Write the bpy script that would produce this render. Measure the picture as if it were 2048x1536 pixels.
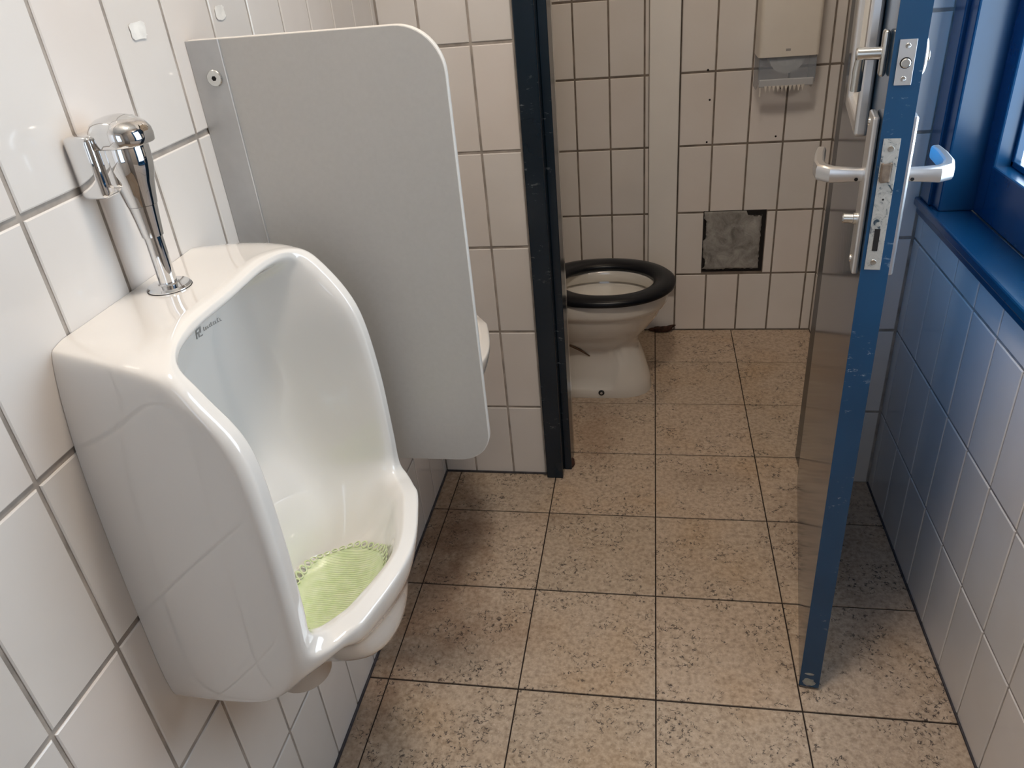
import bpy, bmesh, math, random
from mathutils import Vector, Matrix

random.seed(7)
S = bpy.context.scene
for o in list(bpy.data.objects):
    bpy.data.objects.remove(o)
C = bpy.data.collections.new('washroom')
S.collection.children.link(C)

# ------------------------------------------------------------------ camera
yaw, pitch, roll = -0.2068, 0.5258, -0.0966
cam_pos = Vector((-0.0173, -2.5971, 1.4364))
cy_, sy_, cp_, sp_ = math.cos(yaw), math.sin(yaw), math.cos(pitch), math.sin(pitch)
fwd = Vector((sy_ * cp_, cy_ * cp_, -sp_))
rgt = Vector((cy_, -sy_, 0))
upv = rgt.cross(fwd)
r2 = rgt * math.cos(roll) + upv * math.sin(roll)
u2 = upv * math.cos(roll) - rgt * math.sin(roll)
cd = bpy.data.cameras.new('camera')
cam = bpy.data.objects.new('camera', cd)
C.objects.link(cam)
m = Matrix((r2, u2, -fwd)).transposed().to_4x4()
m.translation = cam_pos
cam.matrix_world = m
cd.sensor_width = 36.0
cd.lens = 1532.7 * 36.0 / 2048.0
cd.clip_start = 0.02
S.camera = cam

# ------------------------------------------------------------------ world, exposure, light levels
W = bpy.data.worlds.new('world')
S.world = W
W.use_nodes = True
W.node_tree.nodes['Background'].inputs[0].default_value = (0.62, 0.78, 1.0, 1)
W.node_tree.nodes['Background'].inputs[1].default_value = 1.0
S.view_settings.view_transform = 'Standard'
S.view_settings.look = 'None'
S.view_settings.gamma = 1.0
S.view_settings.use_curve_mapping = False
S.view_settings.exposure = 0.16
WINDOW_E = 5.2       # daylight through the frosted pane on the right
REAR_FILL_E = 1.6         # unseen rear pane, added to brighten the front wall and screen
LAMP_E = 85.0        # ceiling lamp
STALL_E = 32.0        # small ceiling lamp of the cubicle

# ------------------------------------------------------------------ materials
MAT = {}


def nt(name):
    mt = bpy.data.materials.new(name)
    mt.use_nodes = True
    t = mt.node_tree
    b = t.nodes['Principled BSDF']
    MAT[name] = mt
    return mt, t, b


def ramp(t, src, stops):
    r = t.nodes.new('ShaderNodeValToRGB')
    while len(r.color_ramp.elements) < len(stops):
        r.color_ramp.elements.new(0.5)
    for e, (p, c) in zip(r.color_ramp.elements, stops):
        e.position = p
        e.color = c if len(c) == 4 else (*c, 1)
    t.links.new(src, r.inputs[0])
    return r.outputs[0]


def noise(t, vec, scale, detail=3.0, rough=0.5, dist=0.0):
    n = t.nodes.new('ShaderNodeTexNoise')
    n.inputs['Scale'].default_value = scale
    n.inputs['Detail'].default_value = detail
    n.inputs['Roughness'].default_value = rough
    n.inputs['Distortion'].default_value = dist
    if vec is not None:
        t.links.new(vec, n.inputs['Vector'])
    return n


def math_n(t, op, a, b=None, clamp=False):
    n = t.nodes.new('ShaderNodeMath')
    n.operation = op
    n.use_clamp = clamp
    for i, v in enumerate((a, b)):
        if v is None:
            continue
        if isinstance(v, (int, float)):
            n.inputs[i].default_value = v
        else:
            t.links.new(v, n.inputs[i])
    return n.outputs[0]


def mix(t, fac, a, b, mode='MIX'):
    n = t.nodes.new('ShaderNodeMix')
    n.data_type = 'RGBA'
    n.blend_type = mode
    if isinstance(fac, (int, float)):
        n.inputs[0].default_value = fac
    else:
        t.links.new(fac, n.inputs[0])
    for i, v in ((6, a), (7, b)):
        if isinstance(v, tuple):
            n.inputs[i].default_value = (*v, 1) if len(v) == 3 else v
        else:
            t.links.new(v, n.inputs[i])
    return n.outputs[2]


def bump(t, b, h, strength, dist=0.002):
    n = t.nodes.new('ShaderNodeBump')
    n.inputs['Strength'].default_value = strength
    n.inputs['Distance'].default_value = dist
    t.links.new(h, n.inputs['Height'])
    t.links.new(n.outputs[0], b.inputs['Normal'])


def pos(t):
    return t.nodes.new('ShaderNodeNewGeometry').outputs['Position']


def objc(t):
    return t.nodes.new('ShaderNodeTexCoord').outputs['Object']


def simple(name, col, rough=0.4, metal=0.0, coat=0.0, vary=0.06, vscale=14.0, bumpv=0.0, spec=0.5):
    mt, t, b = nt(name)
    n = noise(t, objc(t), vscale, 4)
    lo = tuple(max(0, c * (1 - vary)) for c in col)
    hi = tuple(min(1, c * (1 + vary)) for c in col)
    t.links.new(ramp(t, n.outputs[0], [(0.3, lo), (0.7, hi)]), b.inputs['Base Color'])
    b.inputs['Roughness'].default_value = rough
    b.inputs['Metallic'].default_value = metal
    b.inputs['Coat Weight'].default_value = coat
    b.inputs['Specular IOR Level'].default_value = spec
    if bumpv:
        bump(t, b, n.outputs[0], bumpv)
    return mt


def tile_material(name, col, rough):
    mt, t, b = nt(name)
    oi = t.nodes.new('ShaderNodeObjectInfo')
    base = ramp(t, oi.outputs['Random'], [(0.0, tuple(c * 0.96 for c in col)), (0.5, col),
                                          (1.0, (col[0] * 1.02, col[1] * 0.995, col[2] * 0.985))])
    p = pos(t)
    st = ramp(t, noise(t, p, 3.5, 4).outputs[0], [(0.35, (1, 1, 1)), (0.75, (0.93, 0.91, 0.885))])
    t.links.new(mix(t, 1.0, base, st, 'MULTIPLY'), b.inputs['Base Color'])
    b.inputs['Roughness'].default_value = rough
    b.inputs['Specular IOR Level'].default_value = 0.45
    bump(t, b, noise(t, p, 9, 2).outputs[0], 0.10, 0.01)
    return mt


tile_material('glazed_tile', (0.76, 0.73, 0.705), 0.085)
simple('grout', (0.36, 0.32, 0.285), 0.9, vary=0.3, vscale=25, bumpv=0.4)
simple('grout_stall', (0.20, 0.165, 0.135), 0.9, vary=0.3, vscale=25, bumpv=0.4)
simple('floor_grout', (0.022, 0.013, 0.009), 0.85, vary=0.4, vscale=30)
simple('ceramic', (0.80, 0.770, 0.735), 0.05, coat=1.0, vary=0.015, vscale=3)
simple('ceramic_old', (0.74, 0.70, 0.64), 0.06, coat=0.8, vary=0.03, vscale=5)
simple('laminate', (0.50, 0.487, 0.465), 0.34, vary=0.02, vscale=160, spec=0.35)
simple('laminate_edge', (0.72, 0.69, 0.65), 0.3, vary=0.03)
simple('aluminium', (0.50, 0.50, 0.50), 0.36, metal=0.55, vary=0.03, vscale=60)
simple('chrome', (0.80, 0.80, 0.80), 0.04, metal=1.0, vary=0.01)
simple('steel', (0.68, 0.68, 0.66), 0.24, metal=1.0, vary=0.05, vscale=40)
simple('satin_aluminium', (0.74, 0.74, 0.75), 0.30, metal=0.9, vary=0.03)
simple('black_rubber', (0.012, 0.012, 0.013), 0.4, vary=0.2)
simple('black_seat', (0.006, 0.007, 0.010), 0.30, vary=0.2, vscale=30, spec=0.22)
simple('white_plastic', (0.66, 0.62, 0.56), 0.35, vary=0.02)
simple('white_paint', (0.80, 0.775, 0.74), 0.35, vary=0.03, vscale=4)
simple('grey_print', (0.30, 0.29, 0.28), 0.5)
simple('ceiling_paint', (0.76, 0.74, 0.70), 0.8)
simple('glue', (0.83, 0.81, 0.77), 0.6, vary=0.1, vscale=60, bumpv=0.3)
simple('paper', (0.78, 0.76, 0.72), 0.85, vary=0.03)
simple('outlet_grey', (0.52, 0.46, 0.40), 0.45, vary=0.1)
simple('latch_brown', (0.16, 0.12, 0.09), 0.7, vary=0.4, vscale=90)
simple('rust', (0.055, 0.022, 0.014), 0.9, vary=0.6, vscale=60, bumpv=0.8)
simple('dark_gap', (0.010, 0.008, 0.008), 0.95)
simple('brown_stain', (0.10, 0.055, 0.03), 0.6, vary=0.4, vscale=80)
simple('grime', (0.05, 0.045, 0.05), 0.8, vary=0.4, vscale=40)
simple('bare_wood', (0.28, 0.29, 0.27), 0.8, vary=0.35, vscale=60)
simple('black_print', (0.05, 0.06, 0.07), 0.5)

# navy gloss paint with scuffs, greyer where worn
def paint(name, col, rough, scuff, scuff_col):
    mt, t, b = nt(name)
    p = objc(t)
    n = noise(t, p, 6, 4)
    base = ramp(t, n.outputs[0], [(0.3, tuple(c * 0.85 for c in col)), (0.7, tuple(c * 1.12 for c in col))])
    mp = t.nodes.new('ShaderNodeMapping')
    mp.inputs['Scale'].default_value = (40, 40, 110)
    t.links.new(p, mp.inputs[0])
    n2 = noise(t, mp.outputs[0], 1.0, 6, 0.7)
    n3 = noise(t, p, 7.0, 2)
    f = math_n(t, 'MULTIPLY', ramp(t, n2.outputs[0], [(0.60, (0, 0, 0)), (0.66, (1, 1, 1))]),
               ramp(t, n3.outputs[0], [(0.52, (0, 0, 0)), (0.60, (1, 1, 1))]))
    f = math_n(t, 'MULTIPLY', f, scuff)
    t.links.new(mix(t, f, base, scuff_col), b.inputs['Base Color'])
    b.inputs['Roughness'].default_value = rough
    bump(t, b, noise(t, p, 30, 2).outputs[0], 0.04, 0.003)
    return mt


paint('navy_frame', (0.005, 0.015, 0.028), 0.22, 0.5, (0.25, 0.28, 0.30))
paint('navy_door', (0.012, 0.036, 0.075), 0.13, 0.0, (0.3, 0.33, 0.36))
paint('blue_door_face_lit', (0.016, 0.130, 0.310), 0.18, 0.0, (0.36, 0.45, 0.52))  # edge paint made brighter: window light on this face is in the colour
paint('blue_edge', (0.009, 0.056, 0.135), 0.26, 0.8, (0.36, 0.45, 0.52))
paint('window_blue', (0.005, 0.048, 0.115), 0.24, 0.0, (0.4, 0.5, 0.6))

# terrazzo-like beige floor tile with curly dark fibres
mt, t, b = nt('floor_tile')
oi = t.nodes.new('ShaderNodeObjectInfo')
p0 = pos(t)
off = t.nodes.new('ShaderNodeVectorMath'); off.operation = 'SCALE'
comb = t.nodes.new('ShaderNodeCombineXYZ')
for i, k in enumerate((7.0, 13.0, 3.0)):
    t.links.new(math_n(t, 'MULTIPLY', oi.outputs['Random'], k), comb.inputs[i])
add = t.nodes.new('ShaderNodeVectorMath'); add.operation = 'ADD'
t.links.new(p0, add.inputs[0]); t.links.new(comb.outputs[0], add.inputs[1])
p = add.outputs[0]
base = ramp(t, noise(t, p, 90, 6, 0.65).outputs[0],
            [(0.30, (0.310, 0.240, 0.180)), (0.52, (0.480, 0.390, 0.305)), (0.72, (0.590, 0.500, 0.410))])
tint = ramp(t, oi.outputs['Random'], [(0, (0.95, 0.93, 0.90)), (1, (1.04, 1.0, 0.97))])
base = mix(t, 1.0, base, tint, 'MULTIPLY')
# warm/cool cloud
cl = noise(t, p0, 4.0, 4)
base = mix(t, ramp(t, cl.outputs[0], [(0.50, (0, 0, 0)), (0.72, (0.55, 0.55, 0.55))]), base,
           mix(t, 1.0, base, (0.92, 0.79, 0.62), 'MULTIPLY'))
# fibres
wn = noise(t, p, 38, 3, 0.6)
wv = t.nodes.new('ShaderNodeVectorMath'); wv.operation = 'SCALE'; wv.inputs['Scale'].default_value = 0.045
t.links.new(wn.outputs['Color'], wv.inputs[0])
ad = t.nodes.new('ShaderNodeVectorMath'); ad.operation = 'ADD'
t.links.new(p, ad.inputs[0]); t.links.new(wv.outputs[0], ad.inputs[1])
vo = t.nodes.new('ShaderNodeTexVoronoi')
vo.feature = 'DISTANCE_TO_EDGE'
vo.inputs['Scale'].default_value = 78
t.links.new(ad.outputs[0], vo.inputs['Vector'])
line = ramp(t, vo.outputs['Distance'], [(0.0, (1, 1, 1)), (0.05, (1, 1, 1)), (0.10, (0, 0, 0))])
msk = math_n(t, 'MULTIPLY', ramp(t, noise(t, p, 11, 6, 0.7, 1.0).outputs[0], [(0.49, (0, 0, 0)), (0.56, (1, 1, 1))]),
             ramp(t, noise(t, p, 95, 2).outputs[0], [(0.49, (0, 0, 0)), (0.57, (1, 1, 1))]))
fib = math_n(t, 'MULTIPLY', line, msk)
base = mix(t, math_n(t, 'MULTIPLY', fib, 0.9), base, (0.045, 0.035, 0.032))
# pale grains
v2 = t.nodes.new('ShaderNodeTexVoronoi'); v2.inputs['Scale'].default_value = 120
t.links.new(p, v2.inputs['Vector'])
gr = math_n(t, 'MULTIPLY', ramp(t, v2.outputs['Distance'], [(0.10, (1, 1, 1)), (0.2, (0, 0, 0))]),
            math_n(t, 'GREATER_THAN', v2.outputs['Color'], 0.62))
base = mix(t, math_n(t, 'MULTIPLY', gr, 0.4), base, (0.70, 0.64, 0.58))
# dirt stains with a shape of their own: around the urinal, beside the cubicle post
def blob(cx, cy, rx, ry, k):
    sx = t.nodes.new('ShaderNodeSeparateXYZ'); t.links.new(p0, sx.inputs[0])
    dx = math_n(t, 'MULTIPLY', math_n(t, 'SUBTRACT', sx.outputs[0], cx), 1 / rx)
    dy = math_n(t, 'MULTIPLY', math_n(t, 'SUBTRACT', sx.outputs[1], cy), 1 / ry)
    d = math_n(t, 'SQRT', math_n(t, 'ADD', math_n(t, 'MULTIPLY', dx, dx), math_n(t, 'MULTIPLY', dy, dy)))
    d = math_n(t, 'ADD', d, math_n(t, 'MULTIPLY', math_n(t, 'SUBTRACT', noise(t, p0, 14, 5, 0.65).outputs[0], 0.5), 1.4))
    return math_n(t, 'MULTIPLY', ramp(t, d, [(0.25, (1, 1, 1)), (1.0, (0, 0, 0))]), k)
for a in ((-0.56, -1.25, 0.17, 0.34, 0.62), (-0.60, -0.95, 0.13, 0.25, 0.55), (-0.53, -1.00, 0.10, 0.16, 0.5),
          (-0.20, -0.48, 0.12, 0.25, 0.45), (-0.38, -1.35, 0.16, 0.10, 0.35), (-0.62, -1.60, 0.10, 0.3, 0.5)):
    base = mix(t, blob(*a), base, mix(t, 1.0, base, (0.50, 0.36, 0.28), 'MULTIPLY'))
for a in ((0.42, -0.95, 0.14, 0.30, 0.5), (-0.30, -0.92, 0.12, 0.05, 0.3), (0.15, -0.72, 0.16, 0.06, 0.35)):  # greyer patches; the one behind the door paints in the door's shadow
    base = mix(t, blob(*a), base, mix(t, 1.0, base, (0.55, 0.50, 0.48), 'MULTIPLY'))
t.links.new(base, b.inputs['Base Color'])
b.inputs['Roughness'].default_value = 0.42
b.inputs['Specular IOR Level'].default_value = 0.35
bump(t, b, noise(t, p, 160, 3).outputs[0], 0.12, 0.001)

# rough cement
mt, t, b = nt('cement')
p = pos(t)
n = noise(t, p, 18, 8, 0.7, 0.6)
t.links.new(ramp(t, n.outputs[0], [(0.28, (0.14, 0.13, 0.12)), (0.5, (0.29, 0.28, 0.265)), (0.72, (0.44, 0.43, 0.41))]),
            b.inputs['Base Color'])
b.inputs['Roughness'].default_value = 0.9
bump(t, b, n.outputs[0], 0.9, 0.006)

# worn lock plate: pale metal with dark scuffs
mt, t, b = nt('worn_plate')
n = noise(t, objc(t), 70, 6, 0.7, 1.0)
t.links.new(ramp(t, n.outputs[0], [(0.36, (0.05, 0.08, 0.11)), (0.45, (0.50, 0.50, 0.48)), (0.8, (0.68, 0.67, 0.64))]),
            b.inputs['Base Color'])
b.inputs['Metallic'].default_value = 0.5
b.inputs['Roughness'].default_value = 0.38

# tile pattern for walls out of view
mt, t, b = nt('tiled_far')
tc = objc(t)
br = t.nodes.new('ShaderNodeTexBrick')
br.offset = 0.0
br.inputs['Scale'].default_value = 1.0
br.inputs['Brick Width'].default_value = 0.12
br.inputs['Row Height'].default_value = 0.2475
br.inputs['Mortar Size'].default_value = 0.004
br.inputs['Color1'].default_value = (0.74, 0.715, 0.70, 1)
br.inputs['Color2'].default_value = (0.72, 0.70, 0.68, 1)
br.inputs['Mortar'].default_value = (0.27, 0.245, 0.225, 1)
t.links.new(tc, br.inputs['Vector'])
t.links.new(br.outputs[0], b.inputs['Base Color'])
b.inputs['Roughness'].default_value = 0.14

# smoky clear plastic
mt, t, b = nt('smoky_plastic')
n = noise(t, objc(t), 20, 3)
t.links.new(ramp(t, n.outputs[0], [(0.3, (0.34, 0.40, 0.48)), (0.7, (0.44, 0.49, 0.56))]), b.inputs['Base Color'])
b.inputs['Roughness'].default_value = 0.25
b.inputs['Alpha'].default_value = 0.30

# green soft plastic
mt, t, b = nt('green_gel')
n = noise(t, objc(t), 60, 4)
t.links.new(ramp(t, n.outputs[0], [(0.3, (0.62, 0.72, 0.40)), (0.7, (0.76, 0.82, 0.56))]), b.inputs['Base Color'])
b.inputs['Roughness'].default_value = 0.3
b.inputs['Subsurface Weight'].default_value = 0.3
b.inputs['Subsurface Radius'].default_value = (0.01, 0.012, 0.005)
b.inputs['Alpha'].default_value = 0.93

simple('clear_lip', (0.42, 0.43, 0.45), 0.3, vary=0.03)
simple('water', (0.55, 0.52, 0.44), 0.03, vary=0.02)


def emit(name, col, strength):
    mt, t, b = nt(name)
    t.nodes.remove(b)
    e = t.nodes.new('ShaderNodeEmission')
    n = noise(t, objc(t), 1.5, 2)
    c = ramp(t, n.outputs[0], [(0.2, tuple(x * 0.96 for x in col)), (0.8, col)])
    t.links.new(c, e.inputs[0])
    e.inputs[1].default_value = strength
    t.links.new(e.outputs[0], t.nodes['Material Output'].inputs[0])
    return mt


emit('daylit_frosted_glass', (0.74, 0.88, 1.0), WINDOW_E)
emit('rear_fill_glass', (0.72, 0.84, 1.0), REAR_FILL_E)
emit('lamp_glass', (1.0, 0.87, 0.73), LAMP_E)
emit('stall_lamp_glass', (1.0, 0.80, 0.58), STALL_E)

# ------------------------------------------------------------------ mesh helpers
def link(name, me, mat, parent=None, smooth=False, loc=None):
    o = bpy.data.objects.new(name, me)
    C.objects.link(o)
    if mat is not None and not me.materials:
        me.materials.append(MAT[mat])
    if parent is not None:
        o.parent = parent
    if loc is not None:
        o.location = loc
    if smooth:
        for f in me.polygons:
            f.use_smooth = True
    return o


def from_bm(bm, name):
    bmesh.ops.recalc_face_normals(bm, faces=bm.faces)
    me = bpy.data.meshes.new(name)
    bm.to_mesh(me)
    bm.free()
    return me


def add_box(bm, lo, hi, bev=0.0, seg=2, mtx=None):
    r = bmesh.ops.create_cube(bm, size=1.0)
    vs = r['verts']
    for v in vs:
        v.co = Vector(((lo[i] + hi[i]) / 2 + v.co[i] * (hi[i] - lo[i]) for i in range(3)))
    if bev > 0:
        es = list({e for v in vs for e in v.link_edges})
        r2_ = bmesh.ops.bevel(bm, geom=es, offset=bev, segments=seg, profile=0.5, affect='EDGES')
        vs = list({v for f in r2_['faces'] for v in f.verts} | {v for v in vs if v.is_valid})
    if mtx is not None:
        for v in vs:
            v.co = mtx @ v.co
    return vs


def box(name, lo, hi, mat, parent=None, bev=0.0, seg=2, smooth=False, mtx=None):
    bm = bmesh.new()
    add_box(bm, lo, hi, bev, seg, mtx)
    return link(name, from_bm(bm, name), mat, parent, smooth)


def boxes(name, lst, mat, parent=None, bev=0.0):
    bm = bmesh.new()
    for lo, hi in lst:
        add_box(bm, lo, hi, bev)
    return link(name, from_bm(bm, name), mat, parent)


def add_lathe(bm, prof, seg=40, mtx=None, cap=True):
    rings = []
    for r, z in prof:
        ring = []
        for k in range(seg):
            a = 2 * math.pi * k / seg
            v = Vector((r * math.cos(a), r * math.sin(a), z))
            ring.append(bm.verts.new(mtx @ v if mtx is not None else v))
        rings.append(ring)
    for a, b_ in zip(rings, rings[1:]):
        for k in range(seg):
            bm.faces.new((a[k], a[(k + 1) % seg], b_[(k + 1) % seg], b_[k]))
    if cap:
        bm.faces.new(list(reversed(rings[0])))
        bm.faces.new(rings[-1])


def lathe(name, prof, mat, parent=None, seg=40, mtx=None, smooth=True, cap=True):
    bm = bmesh.new()
    add_lathe(bm, prof, seg, mtx, cap)
    o = link(name, from_bm(bm, name), mat, parent, smooth)
    if smooth:
        autosmooth(o)
    return o


def autosmooth(o, ang=35):
    me = o.data
    bm = bmesh.new()
    bm.from_mesh(me)
    for f in bm.faces:
        f.smooth = True
    for e in bm.edges:
        if len(e.link_faces) == 2 and e.calc_face_angle(0) > math.radians(ang):
            e.smooth = False
    bm.to_mesh(me)
    bm.free()


def axis_mtx(origin, zdir, xdir=None):
    z = Vector(zdir).normalized()
    x = Vector(xdir) if xdir is not None else (Vector((1, 0, 0)) if abs(z.x) < 0.9 else Vector((0, 1, 0)))
    y = z.cross(x).normalized()
    x = y.cross(z).normalized()
    mm = Matrix((x, y, z)).transposed().to_4x4()
    mm.translation = Vector(origin)
    return mm


def prism(name, outline, y0, y1, mat, parent=None, bev=0.0, plane='xz', mats=None):
    """extrude a closed 2D outline between two depths"""
    bm = bmesh.new()
    def P(a, d):
        return (a[0], d, a[1]) if plane == 'xz' else ((d, a[0], a[1]) if plane == 'yz' else (a[0], a[1], d))
    f0 = bm.faces.new([bm.verts.new(P(a, y0)) for a in outline])
    r = bmesh.ops.extrude_face_region(bm, geom=[f0])
    for v in r['geom']:
        if isinstance(v, bmesh.types.BMVert):
            k = {'xz': 1, 'yz': 0, 'xy': 2}[plane]
            v.co[k] = y1
    if bev > 0:
        big = sorted(bm.faces, key=lambda f: -f.calc_area())[:2]
        es = list({e for f in big for e in f.edges})
        bmesh.ops.bevel(bm, geom=es, offset=bev, segments=2, profile=0.5, affect='EDGES')
    o = link(name, from_bm(bm, name), mat, parent)
    autosmooth(o, 30)
    return o


def tube(name, pts, rads, mat, parent=None, seg=14):
    bm = bmesh.new()
    rings = []
    n = len(pts)
    prev = None
    for i, p_ in enumerate(pts):
        p_ = Vector(p_)
        d = (Vector(pts[min(i + 1, n - 1)]) - Vector(pts[max(i - 1, 0)])).normalized()
        if prev is None:
            x = d.orthogonal().normalized()
        else:
            x = (prev - d * prev.dot(d)).normalized()
        prev = x
        y = d.cross(x)
        r = rads[i] if isinstance(rads, (list, tuple)) else rads
        rings.append([bm.verts.new(p_ + (x * math.cos(2 * math.pi * k / seg) + y * math.sin(2 * math.pi * k / seg)) * r)
                      for k in range(seg)])
    for a, b_ in zip(rings, rings[1:]):
        for k in range(seg):
            bm.faces.new((a[k], a[(k + 1) % seg], b_[(k + 1) % seg], b_[k]))
    bm.faces.new(rings[0]); bm.faces.new(rings[-1])
    o = link(name, from_bm(bm, name), mat, parent, True)
    autosmooth(o, 40)
    return o


def tag(o, label, cat, group=None, kind=None):
    o['label'] = label
    o['category'] = cat
    if group:
        o['group'] = group
    if kind:
        o['kind'] = kind
    return o


def empty(name, loc=(0, 0, 0)):
    o = bpy.data.objects.new(name, None)
    o.empty_display_size = 0.1
    C.objects.link(o)
    o.location = loc
    return o


TILE_CACHE = {}


def tile_mesh(w, h, th, mat, ch=0.0013):
    key = (round(w, 4), round(h, 4), round(th, 4), mat)
    if key in TILE_CACHE:
        return TILE_CACHE[key]
    vs, fs = [], []
    for (ins, d) in ((0, 0), (0, th - ch), (ch * 1.3, th)):
        vs += [(ins, ins, d), (w - ins, ins, d), (w - ins, h - ins, d), (ins, h - ins, d)]
    for a in (0, 4):
        for k in range(4):
            fs.append((a + k, a + (k + 1) % 4, a + 4 + (k + 1) % 4, a + 4 + k))
    fs.append((8, 9, 10, 11))
    me = bpy.data.meshes.new('tile')
    me.from_pydata(vs, [], fs)
    me.materials.append(MAT[mat])
    TILE_CACHE[key] = me
    return me


def lay(parent, origin, ud, vd, us, vs, gu, gv, mat='glazed_tile', th=0.007, skip=None, jit=0.0004, name='tile', ch=0.0013):
    """tiles between successive cuts us x vs; origin lies on the finished surface"""
    ud, vd = Vector(ud), Vector(vd)
    nd = ud.cross(vd)
    O = Vector(origin)
    n = 0
    for a, b_ in zip(us, us[1:]):
        for c, d in zip(vs, vs[1:]):
            if skip and skip(a, b_, c, d):
                continue
            w, h = b_ - a - gu, d - c - gv
            if w < 0.004 or h < 0.004:
                continue
            o = bpy.data.objects.new(name, tile_mesh(w, h, th, mat, ch))
            C.objects.link(o)
            mm = Matrix((ud, vd, nd)).transposed().to_4x4()
            mm.translation = O + ud * (a + gu / 2) + vd * (c + gv / 2) - nd * (th - random.uniform(0, jit))
            o.parent = parent
            o.matrix_local = mm
            n += 1
    return n


# ------------------------------------------------------------------ dimensions
XL, XR = -0.648, 0.600
YM, YMB = -0.716, -0.600         # front wall of the cubicle: front and back face
YB, YR = 0.270, -3.75
ZC = 2.62
ROWS = [0.0] + [0.242 + 0.2475 * k for k in range(10)]
ROWS = [z for z in ROWS if z < ZC] + [ZC]
G = 0.0022                       # grout recess

# ------------------------------------------------------------------ floor
fl = box('floor', (XL - 0.1, YR - 0.1, -0.08), (XR + 0.1, YB + 0.1, -0.0030), 'floor_grout')
tag(fl, 'beige speckled floor of large square tiles with dark joints', 'floor', kind='structure')
xs = [XL, -0.6, -0.3, 0.0, 0.3, XR]
ysf = [YR + 0.0] + [-3.6 + 0.3 * k for k in range(13)] + [YB]
lay(fl, (0, 0, 0), (1, 0, 0), (0, 1, 0), xs, ysf, 0.0031, 0.0046, 'floor_tile', 0.0075, jit=0.0003, ch=0.0006)

# ------------------------------------------------------------------ ceiling
ce = box('ceiling', (XL - 0.1, YR - 0.1, ZC), (XR + 0.1, YB + 0.1, ZC + 0.08), 'ceiling_paint')
tag(ce, 'plain off-white painted ceiling above the washroom', 'ceiling', kind='structure')

# ------------------------------------------------------------------ left wall
wl = box('wall_left', (XL - 0.12, YR - 0.1, -0.08), (XL - G, YB + 0.1, ZC), 'grout')
tag(wl, 'white tiled wall with grey joints behind the urinals', 'wall', kind='structure')
yl0, wt = -1.812, 0.1187
cols = [yl0 + wt * k for k in range(-7, 10) if yl0 + wt * k < YM - 0.02] + [YM]
lay(wl, (XL, 0, 0), (0, 1, 0), (0, 0, 1), cols, ROWS, 0.0055, 0.0080)
cols2 = [YMB] + [-0.56 + 0.12 * k for k in range(7)] + [YB]
lay(wl, (XL, 0, 0), (0, 1, 0), (0, 0, 1), cols2, ROWS, 0.0055, 0.0070)
box('tiled_area', (XL - 0.004, YR, 0), (XL, cols[0], ZC), 'tiled_far', wl)

# ------------------------------------------------------------------ back wall of the cubicle
wb = box('wall_back', (XL - 0.1, YB + G, -0.08), (XR + 0.1, YB + 0.12, ZC), 'grout_stall')
tag(wb, 'white tiled rear wall of the toilet cubicle', 'wall', kind='structure')
colb = [XL] + [0.076 - 0.1215 * k for k in range(5, 0, -1)] + [0.076, 0.194, 0.3155, 0.435, 0.563, XR]
HX0, HX1, HZ0, HZ1 = 0.174, 0.400, 0.252, 0.494


def skip_b(a, b_, c, d):
    return (c > 0.2 and d < 0.5 and b_ > 0.1 and a < 0.42) or (-0.04 < (a + b_) / 2 < 0.07 and c > 0.2)


# origin chosen so that u = world x (normal towards -y)
lay(wb, (0, YB, 0), (1, 0, 0), (0, 0, 1), colb, ROWS, 0.0062, 0.0072, skip=skip_b)
lay(wb, (0, YB, 0), (1, 0, 0), (0, 0, 1), [-0.0455, -0.028], ROWS[1:], 0.0062, 0.0072)
lay(wb, (0, YB, 0), (1, 0, 0), (0, 0, 1), [0.076, HX0 + 0.003], ROWS[1:3], 0.0062, 0.0072)
lay(wb, (0, YB, 0), (1, 0, 0), (0, 0, 1), [HX1, 0.435], ROWS[1:3], 0.0062, 0.0072)

# ------------------------------------------------------------------ right wall with the window opening
WY0, WY1, WZ0, WZ1 = -2.02, -0.80, 0.84, 2.06      # opening (near, far, sill, head)
wr = boxes('wall_right', [((XR + G, YR - 0.1, -0.08), (XR + 0.2, YB + 0.1, WZ0)),
                          ((XR + G, YR - 0.1, WZ1), (XR + 0.2, YB + 0.1, ZC)),
                          ((XR + G, YR - 0.1, WZ0), (XR + 0.2, WY0, WZ1)),
                          ((XR + G, WY1, WZ0), (XR + 0.2, YB + 0.1, WZ1))], 'grout')
tag(wr, 'white tiled wall below the blue window', 'wall', kind='structure')
colr = [-1.12 + 0.1200 * k for k in range(-13, 4)]
colr = [y for y in colr if y < YM - 0.02] + [YM]
def mir(c):   # u axis is -y on this wall so that the normal faces -x
    return sorted(-y for y in c)
lay(wr, (XR, 0, 0), (0, -1, 0), (0, 0, 1), mir(colr), [r for r in ROWS if r < 0.8] + [0.822], 0.0045, 0.0062)
lay(wr, (XR, 0, 0), (0, -1, 0), (0, 0, 1), [-YM, 0.744], [0.85] + [r for r in ROWS if r > 0.9], 0.003, 0.0062)
colr2 = [YMB] + [-0.565 + 0.12 * k for k in range(7)] + [YB]
lay(wr, (XR, 0, 0), (0, -1, 0), (0, 0, 1), mir(colr2), ROWS, 0.0055, 0.0072)
box('tiled_area', (XR, YR, 0), (XR + 0.004, colr[0], ZC), 'tiled_far', wr)
box('tiled_area', (XR, colr[0], WZ1 + 0.06), (XR + 0.004, YM, ZC), 'tiled_far', wr)

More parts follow.
